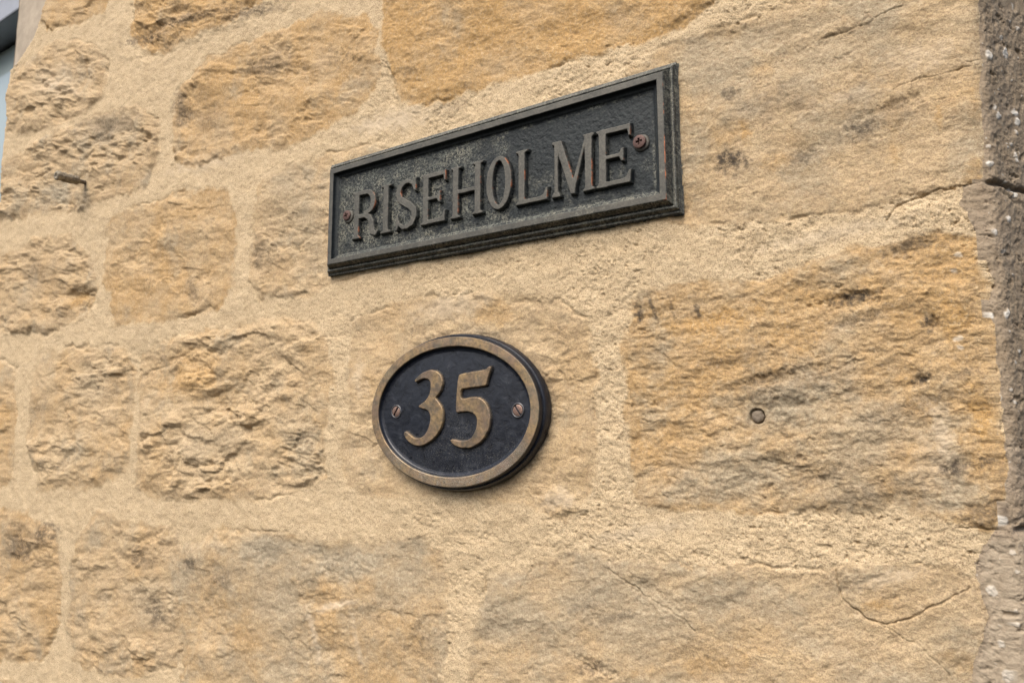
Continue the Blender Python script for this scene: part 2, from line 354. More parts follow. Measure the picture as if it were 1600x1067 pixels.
# ragged outlines
WX = X0+G*(0.006*fbm(X0, Z, 0.045, 3, 5)+0.0035*fbm(X0, Z, 0.011, 3, 9))
WZ = Z+G*(0.005*fbm(X0, Z, 0.05, 3, 25)+0.003*fbm(X0, Z, 0.012, 3, 29))
hm = 0.0006+0.0020*fbm(X0, Z, 0.10, 5, 41)+0.0009*fbm(X0, Z, 0.018, 3, 43)
grain = fbm(X0, Z, 0.0042, 3, 45, 0.65)
pitm = sstep(-0.15, 0.5, fbm(X0, Z, 0.09, 3, 49)-0.45+0.95*sstep(-0.85, -0.25, X0))
hm = hm+0.0004*fbm(X0, Z, 0.010, 4, 53, .65)+0.00036*grain*(1+0.8*pitm)-0.0026*pitm*sstep(-0.35, -1.0, fbm(X0, Z, 0.0062, 5, 47, .72))+0.0009*pitm*sstep(0.3, 1.0, fbm(X0, Z, 0.0075, 5, 48, .7))-0.0009*pitm*sstep(0.1, -0.7, fbm(X0, Z, 0.022, 5, 51, .65))-0.0007*(1-pitm)*sstep(-0.55, -1.1, fbm(X0, Z, 0.008, 4, 50, .7))
H = hm.copy(); MS = np.zeros_like(H); OC = np.zeros_like(H); GR = np.zeros_like(H); DK = np.zeros_like(H); TI = np.full_like(H, .5); PA = np.zeros_like(H)
n_oc = fbm(X0, Z, 0.09, 7, 61, .68); n_gr = fbm(X0+.3, Z, 0.075, 7, 63, .66); n_sp = fbm(X0, Z, 0.03, 6, 65, .7)
for k, (poly, off, big, fac, stra, ang, fine, sz, oc, gr, ti) in enumerate(ST):
    P = bp(poly)
    d = sd_poly(WX, WZ, P, 0.06)
    m = d < 0.012
    if not m.any(): continue
    x = X0[m]; z = Z[m]; g = G[m]*sz; dd = d[m]; sd_ = 100+k*37
    x1 = x/g; z1 = z/g                                        # stone-sized coordinates
    wa = fbm(x1, z1, 0.03, 4, sd_); wb = fbm(x1, z1, 0.03, 4, sd_+3)
    wx = x1+0.0035*wa; wz = z1+0.0035*wb
    ra, rb = rotc(x1+0.003*wa, z1+0.003*wb, math.radians(ang))
    h = big*1.15*fbm(x1, z1, 0.075, 7, sd_+5, 0.50)
    fm1 = 0.35+0.8*sstep(-0.5, 0.6, fbm(x1, z1, 0.05, 2, sd_+6))
    qa, qb = rotc(wx, wz, math.radians(ang)); qb = qb*1.25
    l1 = worley(qa+0.003*fbm(x1, z1, 0.012, 4, sd_+33), qb+0.003*fbm(x1, z1, 0.012, 4, sd_+34), 0.027, sd_+7)
    l2 = worley(qa+0.0015*fbm(x1, z1, 0.007, 4, sd_+35)+.02, qb+0.0015*fbm(x1, z1, 0.007, 4, sd_+36), 0.0125, sd_+8)
    lump = 1.0*((l1[2]*57.3) % 1-0.35)*(1-1.9*l1[0]**1.6)+0.65*((l2[2]*57.3) % 1-0.3)*(1-1.9*l2[0]**1.6)-0.22*ridged(x1, z1, 0.035, 3, sd_+37)
    h = h+0.82*fac*fm1*(lump+0.42*facets(qa+0.006*fbm(x1, z1, 0.02, 4, sd_+40, .6), qb+0.006*fbm(x1, z1, 0.02, 4, sd_+41, .6), 0.038, sd_+10)+0.22*facets(wx, wz, 0.013, sd_+14)+0.50*fbm(x1, z1, 0.014, 6, sd_+9, .62)-0.55*sstep(-0.35, -1.0, fbm(x1, z1, 0.017, 4, sd_+42, .6)))*.95
    pm = sstep(0.0, 0.8, fbm(ra, rb*1.6, 0.06, 3, sd_+12))
    h = h+stra*(0.48*fbm(ra, rb*2.3, 0.06, 7, sd_+11, 0.60)+0.55*pm*terrace(fbm(ra, rb*1.9, 0.055, 6, sd_+13, 0.55), 2.6)-0.16*ridged(ra, rb*1.6, 0.014, 4, sd_+15))
    h = h+fine*(0.40*fbm(x, z, 0.010, 5, sd_+17, 0.64)+0.15*fbm(x, z, 0.0030, 3, sd_+19, .7))
    pr = sstep(-0.2, 0.6, fbm(x1, z1, 0.04, 3, sd_+21))
    h = h-fine*1.0*pr*sstep(-0.2, -0.9, fbm(ra, rb*1.3, 0.010, 5, sd_+23, .65))
    h = (h+off*0.6)*0.001*np.clip(g, 0.8, 1.5)
    dd = dd-0.0035*g; edge = sstep(0.004, -0.014, dd/g+0.009*wa)                        # rounds over towards the joint
    h = h*edge+hm[m]*(1-edge)-0.0022*g*np.exp(-((dd/g+0.001)/0.0016)**2)*sstep(0.0, 0.7, fbm(x1, z1, 0.05, 3, sd_+25))
    mm = sstep(0.004, -0.0045, dd/g-0.001+0.010*fbm(x1, z1, 0.040, 6, sd_+27, 0.62))
    H[m] = H[m]*(1-mm)+h*mm
    MS[m] = np.maximum(MS[m], sstep(0.008, -0.011, dd/g+0.004*wa))
    OC[m] = np.where(mm > .02, np.clip(sstep(0.9, -0.9, -n_oc[m]-(oc-0.5)*1.5)*(0.34+0.66*oc), 0, 1), OC[m])
    GR[m] = np.where(mm > .02, np.clip(sstep(-0.5, 0.6, n_gr[m]+(gr-0.5)*1.5), 0, 1)*0.68, GR[m])
    TI[m] = np.where(mm > .02, np.clip(ti+0.35*n_sp[m], 0, 1), TI[m])

def blob(px, py, rx, ry, ang=0, soft=0.6, rag=0.5, seed=0):
    """ragged patch centred on a surveyed spot; radii as surveyed"""
    c = bp([(px, py)])[0]; e = bp([(px+1, py), (px, py-1)])-c
    J = np.array([e[0], e[1]]).T; Ji = np.linalg.inv(J)
    dx = X0-c[0]; dz = Z-c[1]; u = Ji[0, 0]*dx+Ji[0, 1]*dz; v = Ji[1, 0]*dx+Ji[1, 1]*dz
    R = max(rx, ry)*2.6; m = (np.abs(u) < R) & (np.abs(v) < R)
    o = np.zeros_like(X0)
    if not m.any(): return o
    a = math.radians(ang); uu = (u[m]*math.cos(a)+v[m]*math.sin(a))/rx; vv = (-u[m]*math.sin(a)+v[m]*math.cos(a))/ry
    r = np.sqrt(uu*uu+vv*vv)+rag*fbm(u[m], v[m], max(8, min(rx, ry)*0.9), 4, 300+seed, 0.6)
    o[m] = sstep(1+soft*0.5, 1-soft, r); return o
OCB = [(360,560,150,0),(1100,505,130,26,.9),(1010,480,60,30,.8),(1500,500,60,70,.9),(1530,650,32,70,.95),(1535,740,22,50,.8),(1250,470,120,40,.6),
       (300,590,70,38,.75),(290,560,60,20,.5),(190,450,40,60,.4),(300,330,60,22,.6),(1165,205,10,18,.8),(1120,215,40,20,.5),(1215,255,26,16,.6),(1260,275,40,16,.5),
       (1425,355,0,0),(1465,180,8,20,.7),(1520,260,16,26,.9),(1522,170,12,70,.6),(1440,330,45,18,.7),(770,490,40,22,.6),(1190,115,26,14,.4),(1395,235,14,26,.5),
       (520,960,22,60,.6),(560,1000,30,70,.5),(640,990,50,60,.5),(380,1000,50,50,.55),(30,860,34,60,.5),(10,650,12,40,.7),(125,470,22,16,.9),(400,160,60,50,.5),
       (310,45,90,24,.8),(1240,900,0,0),(1070,1045,120,22,.55),(850,1010,60,30,.4),(1370,945,30,10,.7),(1500,1030,30,30,.7),(230,910,30,60,.3),(1330,560,160,30,.5),(1180,600,90,60,.45),(670,690,0,0),(900,560,40,60,.35),(1130,1000,120,40,.25)]
for i, t in enumerate(OCB):
    if len(t) == 5: OC = np.maximum(OC, t[4]*blob(t[0], t[1], t[2], t[3], 10, .9, .6, i)*MS)
GRB = [(1240,620,110,60,.8),(1150,740,140,50,.7),(1120,760,90,36,.7),(1350,680,100,60,.6),(1480,700,34,120,.6),(1480,780,60,40,.8),(1330,200,50,20,.6),(1150,70,120,30,.6),(1300,80,140,40,.45),
       (430,860,120,50,.9),(560,870,110,40,.9),(640,890,50,50,.7),(430,960,50,60,.5),(800,900,60,22,.7),(950,930,110,50,.7),(1000,980,130,60,.6),(1360,890,60,16,.6),(240,940,40,60,.5),(440,280,40,40,.5),(480,350,40,60,.45),
       (90,300,26,22,.9),(170,200,50,30,.5),(480,700,34,60,.6),(330,700,60,40,.35),(1440,340,40,10,.7),(900,500,0,0),(150,600,50,30,.3),(1250,130,60,30,.5),(690,80,0,0),(1270,40,150,24,.4),(1200,330,60,14,.3)]
for i, t in enumerate(GRB): 
    if t[2]: g_ = t[4]*blob(t[0], t[1], t[2], t[3], 12, .9, .6, 50+i)*MS; GR = np.maximum(GR, g_); OC = OC*(1-0.7*g_)
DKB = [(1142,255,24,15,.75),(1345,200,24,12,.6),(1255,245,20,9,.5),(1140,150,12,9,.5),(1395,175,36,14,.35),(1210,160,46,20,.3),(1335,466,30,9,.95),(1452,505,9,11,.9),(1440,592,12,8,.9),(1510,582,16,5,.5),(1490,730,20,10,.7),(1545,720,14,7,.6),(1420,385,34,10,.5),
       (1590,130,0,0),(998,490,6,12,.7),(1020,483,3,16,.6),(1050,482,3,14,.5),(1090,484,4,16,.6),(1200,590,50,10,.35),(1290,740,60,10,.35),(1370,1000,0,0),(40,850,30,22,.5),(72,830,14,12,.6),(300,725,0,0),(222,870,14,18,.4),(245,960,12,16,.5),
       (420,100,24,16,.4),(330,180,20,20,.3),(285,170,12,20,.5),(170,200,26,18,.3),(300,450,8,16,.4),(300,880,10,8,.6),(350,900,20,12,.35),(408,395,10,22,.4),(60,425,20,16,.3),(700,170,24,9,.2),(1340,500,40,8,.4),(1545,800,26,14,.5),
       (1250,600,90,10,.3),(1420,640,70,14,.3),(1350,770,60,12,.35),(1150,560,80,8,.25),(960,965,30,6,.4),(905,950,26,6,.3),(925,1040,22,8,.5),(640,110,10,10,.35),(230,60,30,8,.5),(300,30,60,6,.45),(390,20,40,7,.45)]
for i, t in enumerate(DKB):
    if t[2]: DK = np.maximum(DK, min(1, t[4]*1.35)*blob(t[0], t[1], t[2]*1.25, t[3]*1.3, 15, .8, .8, 120+i))  # dark smudges, plus strata shadows and cavity shade painted into the colour
for i, t in enumerate([(610,190,70,16,.5),(560,590,14,30,.4),(700,480,60,18,.4),(150,85,0,0),(90,130,40,26,.3),(1440,90,60,24,.3),(1330,150,50,12,.3),(1380,905,60,12,.4),(490,990,6,46,.5),(525,945,40,6,.6),(560,1000,5,40,.4),(320,255,60,14,.3),(1300,365,120,12,.35),(1475,690,16,60,.45),(870,780,34,16,.5),(1000,830,80,14,.3),(1460,730,40,40,.3)]):
    if t[2]: PA = np.maximum(PA, t[4]*blob(t[0], t[1], t[2], t[3], 12, .9, .6, 220+i))
for (px, py) in [(1495,530),(1500,542),(1490,424),(1502,528),(1497,398)]: PA = np.maximum(PA, blob(px, py, 6, 4, 0, .5, .6, px)); 
# hollows and bosses: (x, y, rx, ry, angle, height in mm)
for i, t in enumerate([(1335,468,44,14,10,-3.2),(1240,585,70,12,10,-2.5),(1290,610,80,30,0,-1.5),(1160,735,90,18,5,-1.5),(1142,258,26,16,10,-1.5),(1400,165,50,10,18,-1.5),(125,470,24,20,0,-4),(250,560,60,26,15,-3),(285,170,14,30,0,-3),
                       (870,780,40,20,-20,3),(470,690,30,60,0,2.0),(450,1000,0,0,0,0),(1300,680,100,30,0,1),(1500,700,26,60,0,1.4),(1000,760,30,30,0,-1),(270,735,6,30,0,-4),(1440,330,60,16,10,1.5),(640,405,0,0,0,0),(1270,60,90,12,20,1.4),(1330,900,60,20,5,1.5),
                       (1020,925,60,12,-28,-1.4),(930,1040,36,10,-20,-2),(1460,505,9,12,0,-2.5),(1440,592,14,9,0,-2.5),(850,640,60,60,0,-1.5),(320,40,120,18,20,2.5),(230,70,16,26,0,-3),(610,130,6,34,10,-2.5)]):
    if t[2]: H = H+t[5]*0.001*blob(t[0], t[1], t[2], t[3], t[4], .8, .5, 400+i)
# cracks and open joints
CR = [([(1305,890),(1309,925),(1338,958),(1375,975),(1405,972),(1440,955),(1480,938),(1515,918)],.8,2.5),([(1375,975),(1420,1000),(1450,1020),(1485,1055)],.5,1.6),([(945,885),(975,905),(1010,932),(1060,960),(1085,985)],.6,1.8),
      ([(832,885),(818,915),(800,950)],.5,1.6),([(598,95),(612,112),(622,160)],.9,3.0),([(1700,300),(1600,297),(1545,283),(1490,292),(1440,305),(1400,322),(1385,345)],.9,2.6),([(1700,800),(1600,812),(1550,828),(1500,824)],.9,2.6),
      ([(205,8),(212,52),(236,72),(250,64)],1.0,3.0),([(280,40),(330,20),(360,26),(400,12)],.6,2.0),([(262,30),(300,50),(345,30),(372,38)],.5,2.0),([(183,145),(198,128),(207,112)],.8,2.4),([(272,735),(276,712),(270,700)],.8,2.6),
      ([(1140,940),(1180,985),(1250,1020)],.3,.8),([(385,960),(388,905),(430,850)],.3,.7),([(245,650),(290,680),(315,684),(325,705)],.5,1.8),([(295,655),(320,668),(360,640)],.4,1.5),([(1290,60),(1350,40),(1390,18),(1410,8)],.6,1.8),([(1395,140),(1430,125),(1500,110),(1530,90)],.6,1.8),
      ([(1200,380),(1280,368)],.3,.8),([(500,900),(480,960),(505,1010)],.3,.8),([(990,440),(975,520),(985,600)],.4,1.2),([(1470,640),(1555,642)],.5,1.6),([(1190,720),(1260,730),(1330,728)],.3,1.2),([(740,985),(900,960),(960,950)],.25,.8),([(905,1030),(930,1045),(960,1060)],.6,1.6),([(1230,1040),(1150,1010),(1090,985)],.25,.8),
      ([(110,650),(125,690),(118,720)],.4,1.4),([(1240,240),(1300,228),(1370,232)],.25,.7),([(1500,150),(1440,160),(1380,186)],.3,.8),([(268,430),(280,455),(275,480)],.5,1.8),([(380,270),(394,330),(392,400),(398,440)],.3,1.0),([(600,60),(604,92)],.5,1.5)]
jx = X0+G*0.0022*fbm(X0, Z, 0.010, 4, 501); jz = Z+G*0.0022*fbm(X0, Z, 0.010, 4, 511)
for pl, wd, dpth in CR:
    d = sd_line(jx, jz, chaikin(bp(pl), 1, False), 0.0, far=0.02)
    wv = (wd*0.001)*(0.6+0.8*np.abs(fbm(X0, Z, 0.02, 2, 517)))*G
    H = H-dpth*0.001*np.exp(-(d/wv)**2)*(0.45+0.55*sstep(-0.7, 0.4, fbm(X0, Z, 0.018, 3, 519+int(dpth*7))))+0.0006*sstep(0.006, 0.001, d)*fbm(X0, Z, 0.009, 4, 523)
# dressed, smooth window jamb at the far end
JP = bp([(-120,-400),(88,-400),(84,-60),(74,0),(62,34),(50,62),(34,88),(16,112),(8,150),(4,190),(-2,330),(-12,700),(-60,1400),(-120,1400)])
dj = sd_poly(WX+0.5*(X0-WX), WZ+0.5*(Z-WZ), JP, 0.06); jamb = dj < 0
jm = sstep(0.003, -0.004, dj)
H = H*(1-jm)+jm*(-0.004+0.001*fbm(X0, Z, 0.07, 3, 601))
# pebbled concrete of the side face, lapping round the corner
lap = bp([(1528,-400),(1528,60),(1531,200),(1534,280),(1505,292),(1500,318),(1515,360),(1540,395),(1545,450),(1552,520),(1560,600),(1566,690),(1568,770),(1562,822),(1540,845),(1520,880),(1532,930),(1542,960),(1526,1010),(1516,1080),(1520,1500)])
zs = lap[:, 1]; o_ = np.argsort(zs); lx = np.interp(Z, zs[o_], lap[o_, 0])
con_d = X0+0.002*fbm(X0, Z, 0.012, 3, 611)+0.0035*fbm(X0, Z, 0.04, 3, 613)-lx-0.001
conc = con_d > 0
cf = sstep(-0.001, 0.004, con_d)
hc = 0.0013*fbm(X0, Z, 0.05, 4, 621)+0.0007*fbm(X0, Z, 0.008, 5, 623, .68)
pf, _, pid, _, _ = worley(X0, Z, 0.011, 627)
hc = hc+0.0005*fbm(X0, Z, 0.004, 4, 622, .7)-0.0009*sstep(0.32, 0.1, pf)*(pid > 0.88)-0.0022*sstep(0.35, 0.95, fbm(X0, Z*1.4, 0.014, 5, 628, .65))
wf, wf2, wid, wox, woy = worley(X0+0.0012*fbm(X0, Z, .004, 2, 630), Z+0.0012*fbm(X0, Z, .004, 2, 632), 0.0095, 629)
wsz = 0.05+0.19*((wid*57.7) % 1)**2.5
peb = (wid > 0.60)*sstep(wsz+0.03, wsz-0.03, np.maximum(np.abs(wox), np.abs(woy)*1.2)*.6+.5*wf)
vf, _, vid, vox, voy = worley(X0+0.0018*fbm(X0, Z, .007, 3, 634), Z+0.0018*fbm(X0, Z, .007, 3, 636), 0.021, 638)
peb = np.maximum(peb*0.75, (vid > 0.58)*sstep(0.03, -0.03, vf-0.07-0.11*((vid*91.3) % 1)))
hc = hc+0.0006*peb
H = H*(1-cf)+(hc+0.0008)*cf
for pl, wd, dpth in CR[5:7]:
    d = sd_line(jx, jz, bp(pl), 0.0, far=0.02); 
    H = H-1.2*0.001*np.exp(-(d/0.0016)**2)*cf
# the side face has open courses too
for zj, sl in ((bp([(1545,284)])[0, 1], -0.05), (bp([(1560,826)])[0, 1], 0.02)):
    d = np.abs(Z+0.0015*fbm(X0, Z, 0.02, 3, 640)-(zj+sl*(X0-X_COR))); H = H-0.004*np.exp(-(d/0.0020)**2)*sstep(0.0, 0.01, X0-X_COR)
    DK = np.maximum(DK, 0.55*sstep(0.003, 0.0, d)*sstep(0.0, 0.01, X0-X_COR))
low = sstep(bp([(1560,835)])[0, 1], bp([(1560,850)])[0, 1], Z)*cf*(1-sstep(0.004, 0.03, X0-X_COR)) # pale mortar smear at the corner foot
# wall must pass behind the plaques
TILT = 0.0085
def plate_uv(x, z):
    return rotc(x+0.4494, z-0.2585, TILT)
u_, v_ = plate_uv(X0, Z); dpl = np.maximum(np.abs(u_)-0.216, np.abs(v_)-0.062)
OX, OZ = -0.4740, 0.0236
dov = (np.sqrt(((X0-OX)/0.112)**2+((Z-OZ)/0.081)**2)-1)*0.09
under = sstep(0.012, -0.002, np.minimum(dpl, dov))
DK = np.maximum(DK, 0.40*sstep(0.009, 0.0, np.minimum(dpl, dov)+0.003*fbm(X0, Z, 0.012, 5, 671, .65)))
cap = 0.0018; H = np.where(H > cap, cap+(H-cap)*(1-under), H)
# drill hole that holds the old plug
hx, hz = bp([(1183, 650.5)])[0]; rr = np.hypot(X0-hx, Z-hz)+0.0009*fbm(X0, Z, 0.006, 3, 661)
Hh = float(np.median(H[(rr > 0.006) & (rr < 0.010)]))
H = np.where(rr < 0.012, H*sstep(0.006, 0.012, rr)+Hh*(1-sstep(0.006, 0.012, rr)), H)
H = H-0.0042*sstep(0.0066, 0.0056, rr)+0.0006*sstep(0.014, 0.008, rr)*fbm(X0, Z, 0.005, 4, 663)
DK = np.maximum(DK, 0.25*sstep(0.010, 0.0055, rr)*sstep(-0.8, 0.6, fbm(X0, Z, 0.008, 4, 667)))  # darkens the hole and a ragged ring round it
# stub hole
sx, sz_ = bp([(136, 286)])[0]
PT = np.zeros(X0.shape+(3,), np.float32)
PT[..., 0] = path[:, 0][:, None]+nrm[:, 0][:, None]*H; PT[..., 1] = path[:, 1][:, None]+nrm[:, 1][:, None]*H; PT[..., 2] = Z
zones = np.stack([MS, OC, GR], -1); stains_and_shade = np.stack([DK, TI, PA], -1)
wall = empty('stone_wall', (-0.8, 0, -0.6), 'rough tooled sandstone wall of honey and ochre blocks set in broad sandy lime mortar', 'wall')
fm = lambda a: a[:-1, :-1] | a[1:, 1:]
fc = fm(conc); fj = fm(jamb) & ~fc
link('wall_face', grid_mesh('wall_face', PT, ~(fc | fj), {'zones': zones, 'stains_and_shade': stains_and_shade}), M_SAND, wall)
peb = peb*(1-0.5*low)
z2 = zones.copy(); z2[..., 1] = low*0.8; s2 = stains_and_shade.copy(); s2[..., 2] = peb; s2[..., 0] = DK*(X0 > X_COR)
o = link('side_face', grid_mesh('side_face', PT, fc, {'zones': z2, 'stains_and_shade': s2}), M_CONC, wall)
o['label'] = 'grey brown concrete side face with white pebbles'
o = link('window_jamb', grid_mesh('window_jamb', PT, fj), mat_plain('smooth_jamb_stone', (0.37, 0.31, 0.235), 0.9, 0, .22, 22, .002), wall)
o['label'] = 'smooth pinkish grey dressed stone at the window'

# ------------------------------------------------------------------ window beyond the far end of the wall
win = empty('window', (-2.2, 0.10, -0.2), 'grey framed window glimpsed past the far left end of the stone wall', 'window')
def box_mesh(name, x0, x1, y0, y1, z0, z1, bev=0.004):
    import bmesh
    bm = bmesh.new(); bmesh.ops.create_cube(bm, size=1)
    for v in bm.verts: v.co = ((x0+x1)/2+v.co.x*(x1-x0), (y0+y1)/2+v.co.y*(y1-y0), (z0+z1)/2+v.co.z*(z1-z0))
    bmesh.ops.bevel(bm, geom=list(bm.edges), offset=bev, segments=2, affect='EDGES', profile=0.5)
    me = bpy.data.meshes.new(name); bm.to_mesh(me); bm.free(); return me
mw = mat_plain('grey_window_paint', (0.30, 0.32, 0.36), 0.45, 0, .08, 40, .0003)
mh = mat_plain('dark_blue_grey_paint', (0.13, 0.14, 0.175), 0.6, 0, .08, 40, .0003)  # darker blue-grey of the head board
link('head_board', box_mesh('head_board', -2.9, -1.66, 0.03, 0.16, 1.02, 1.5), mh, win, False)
link('window_frame', box_mesh('window_frame', -2.9, -1.66, 0.05, 0.15, 0.93, 1.015), mw, win, False)
link('window_frame', box_mesh('window_frame', -1.72, -1.66, 0.07, 0.15, -1.6, 0.926), mw, win, False)
mg, nt_, b_ = new_mat('window_glass'); b_.inputs['Base Color'].default_value = (0.35, 0.42, 0.42, 1); b_.inputs['Roughness'].default_value = 0.06; b_.inputs['Specular IOR Level'].default_value = 0.8
link('pane', box_mesh('pane', -2.9, -1.725, 0.11, 0.118, -1.6, 0.926, .001), mg, win, False)

# ------------------------------------------------------------------ name sign
M_SIGN = mat_sign('weathered_cast_bronze'); M_LET = M_SIGN
PX0, PZ0 = -0.4494, 0.2585
HU, HV = 0.2125, 0.0585                                       # half size at the outer arris of the raised border
TOP, PAN = 0.0160, 0.0088
e = 0.0095                                                    # moulded flange beyond the border
du = 0.00036
us = np.arange(-HU-e, HU+e+du, du); vs = np.arange(-HV-e-0.002, HV+e+0.002+du, du)
U, V = np.meshgrid(us, vs, indexing='ij')
a_ = HU-np.abs(U); b2 = HV-np.abs(V)
Eo = np.minimum(a_, b2)+0.00018*fbm(U, V, 0.01, 3, 701)       # distance inside the border's outer arris
prof = [(-0.0115, 0.0028), (-0.0112, 0.0046), (-0.0106, 0.0056), (-0.0086, 0.0060), (-0.0078, 0.0066), (-0.0068, 0.0090), (-0.0056, 0.0098), (-0.0046, 0.0096), (-0.0038, 0.0086), (-0.0026, 0.0112), (-0.0012, 0.0140), (-0.0003, 0.0154),
        (0.0004, TOP), (0.0058, TOP), (0.0063, TOP-0.0004), (0.0070, TOP-0.0036), (0.0084, TOP-0.0050), (0.0100, TOP-0.0056), (0.0112, PAN+0.0004), (0.0125, PAN), (0.1, PAN)]
pe, ph = np.array(prof).T
Eo = np.where(Eo < 0, Eo*np.where(np.abs(V)-HV > np.abs(U)-HU, 1.0, 1.0), Eo)
Hp = np.interp(Eo, pe, ph)
inner = sstep(0.011, 0.014, Eo)
rough = fbm(U, V, 0.004, 4, 711, 0.6)
Hp = Hp+inner*(0.00028*rough+0.0004*fbm(U, V, 0.03, 3, 713)-0.0003*sstep(0.2, 0.8, fbm(U, V, 0.007, 3, 715)))+(1-inner)*0.00010*rough
left = sstep(0.14, -0.2, U); lowv = sstep(0.03, -0.05, V)
lich_highlight = np.clip(-0.05+0.75*left*inner+0.15*lowv*inner+0.5*(Eo < 0.0001)+0.55*inner*np.exp(-((U+0.02)/.06)**2-((V-.035)/.018)**2)+0.75*fbm(U, V, 0.024, 5, 721, .6), 0, 1)*(0.15+0.85*(inner+(Eo < 0.0002)).clip(0, 1))
lich_highlight = np.clip(lich_highlight-0.45*sstep(-0.06, 0.12, U+0.03*fbm(U, V, .03, 4, 741))*sstep(-0.04, 0.03, V)*inner, 0, 1)
lich_highlight = np.maximum(lich_highlight, (0.35+0.6*sstep(-0.5, 0.5, fbm(U, V, 0.02, 5, 729, .65)))*(Eo < 0.0)*np.where(V > np.abs(U)*0+HV-0.002, 1.0, 0.62))  # verdigris on the flange, paler on top as a painted highlight
lich_highlight = np.maximum(lich_highlight, 0.85*sstep(0.0058, 0.0072, Eo)*sstep(0.0125, 0.011, Eo)*(V < 0)*((HV-np.abs(V)) < (HU-np.abs(U))))  # upward-facing lower slope speckled pale, a highlight in the colour
lich_highlight = np.maximum(lich_highlight, 0.5*sstep(0.0, 0.8, fbm(U, V, 0.012, 5, 731, .65))*(Eo > 0)*(Eo < 0.006)*sstep(0.01, -0.04, V))
lich_highlight = np.maximum(lich_highlight, 0.8*sstep(0.0035, 0.0, np.abs(Eo-0.0125))*sstep(-0.3, 0.5, fbm(U, V, 0.015, 3, 727)))
topw = sstep(0.0, 0.0006, Eo)*sstep(0.0064, 0.0058, Eo)
topw = np.maximum(topw, 0.45*(Eo < 0)*sstep(-0.6, 0.5, fbm(U, V, 0.015, 5, 745, .65)))
topw = np.clip(topw*(0.85+0.3*fbm(U, V, 0.02, 3, 723))+0.5*sstep(0.0014, 0.0, np.abs(Eo+0.0054))+.45*sstep(0.001, 0.0, np.abs(Eo+0.0095)), 0, 1)  # rubbed face, plus highlight lines painted on the flange crests
cop = (np.abs(Eo-0.0002) < 0.0004)*(np.abs(U) > HU-0.003)*sstep(0.0, 0.5, fbm(U, V, 0.018, 3, 725)+.15)
crest = np.maximum(sstep(0.0016, 0.0004, np.abs(Eo+0.0056)), sstep(0.0016, 0.0004, np.abs(Eo+0.0100)))
lich_highlight = np.maximum(lich_highlight, crest*(0.75+0.4*fbm(U, V, 0.01, 4, 733, .7)))  # pale highlights painted along the flange crests, over the verdigris
wear_and_highlight = np.stack([topw, lich_highlight, cop], -1)
def sign_pts(U, V, Hh, x0=PX0, z0=PZ0, tilt=TILT):
    P = np.zeros(U.shape+(3,), np.float32)
    P[..., 0] = x0+U*math.cos(tilt)-V*math.sin(tilt); P[..., 2] = z0+U*math.sin(tilt)+V*math.cos(tilt); P[..., 1] = -Hh
    return P
# outer edge drops square to the back
okr = (np.abs(U) < HU+e) & (np.abs(V) < HV+e+0.0018)
edge_band = (np.abs(U) > HU+e-du*1.5) | (np.abs(V) > HV+e+0.0018-du*1.5)
Hp = np.where(edge_band, 0.0004, Hp)
sign = empty('name_sign', (PX0, -0.0004, PZ0), 'dark rectangular cast metal nameplate with moulded border reading RISEHOLME', 'sign')
SP = sign_pts(U, V, Hp); inn = fm(inner > 0.5) 
link('border', grid_mesh('border', SP, ~inn, {'wear_and_highlight': wear_and_highlight}), M_SIGN, sign)
link('panel', grid_mesh('panel', SP, inn, {'wear_and_highlight': wear_and_highlight}), M_SIGN, sign)

# lettering: shapes in letter boxes, w wide and h high
def R_(x0, z0, x1, z1): return ('p', [(x0, z0), (x1, z0), (x1, z1), (x0, z1)])
def slab(xc, z, half, dirn, t=2.6, sw=3.1):                   # bracketed serif at the end of a stem
    return ('p', [(xc-half, z), (xc+half, z), (xc+half, z+dirn*t*.8), (xc+sw+.8, z+dirn*(t+.4)), (xc+sw, z+dirn*(t+2.2)), (xc-sw, z+dirn*(t+2.2)), (xc-sw-.8, z+dirn*(t+.4)), (xc-half, z+dirn*t*.8)])
def ring(cx, cz, rx, rz, tx, tz, a0=0, a1=360, n=40):
    A = np.radians(np.linspace(a0, a1, n)); P = [(cx+(rx-tx)*math.cos(a), cz+(rz-tz)*math.sin(a)) for a in A]
    return ('l', P, [abs(math.cos(a))*tx+abs(math.sin(a))*tz if 0 else math.sqrt((math.cos(a)*tx)**2+(math.sin(a)*tz)**2) for a in A])
def L_E(w, h):
    s = 7.6
    return [slab(5.6, 0, 5.6, 1), slab(5.6, h, 5.6, -1), R_(2.5, .5, 2.5+s, h-.5), ('p', [(4, h-5), (w-3.4, h-5.2), (w-2.2, h-11.5), (w-.2, h-11.5), (w-.2, h), (4, h)]),
            ('p', [(4, 0), (w-.8, 0), (w, 12), (w-2.2, 12), (w-4.6, 6.6), (w-8, 4.8), (4, 4.8)]), R_(6, h*.5-1.9, w-9, h*.5+1.9), ('p', [(w-12, h*.5-1.5), (w-9.6, h*.5-6), (w-7.2, h*.5-6.5), (w-7.2, h*.5+6.5), (w-9.6, h*.5+6), (w-12, h*.5+1.5)])]
def L_R(w, h):
    return [slab(6.5, 0, 6.5, 1), slab(5.8, h, 5.8, -1), R_(3.0, .5, 10.4, h-.5), R_(8, h-5.2, w*.52, h), R_(8, h*.46-2.4, w*.52, h*.46+2.8),
            ring(w*.52, h*.735, w*.37, h*.265, 3.9, 2.6, -92, 92, 24), ('l', [(w*.50, h*.46), (w*.66, h*.40), (w*.74, h*.30), (w*.76, h*.16), (w*.80, 5), (w*.90, 2.2), (w-1.2, 4.6)], [2.8, 3.5, 3.9, 3.9, 3.6, 2.5, 1.4])]
def L_I(w, h): return [slab(w/2, 0, w/2, 1), slab(w/2, h, w/2, -1), R_(w/2-3.8, .5, w/2+3.8, h-.5)]
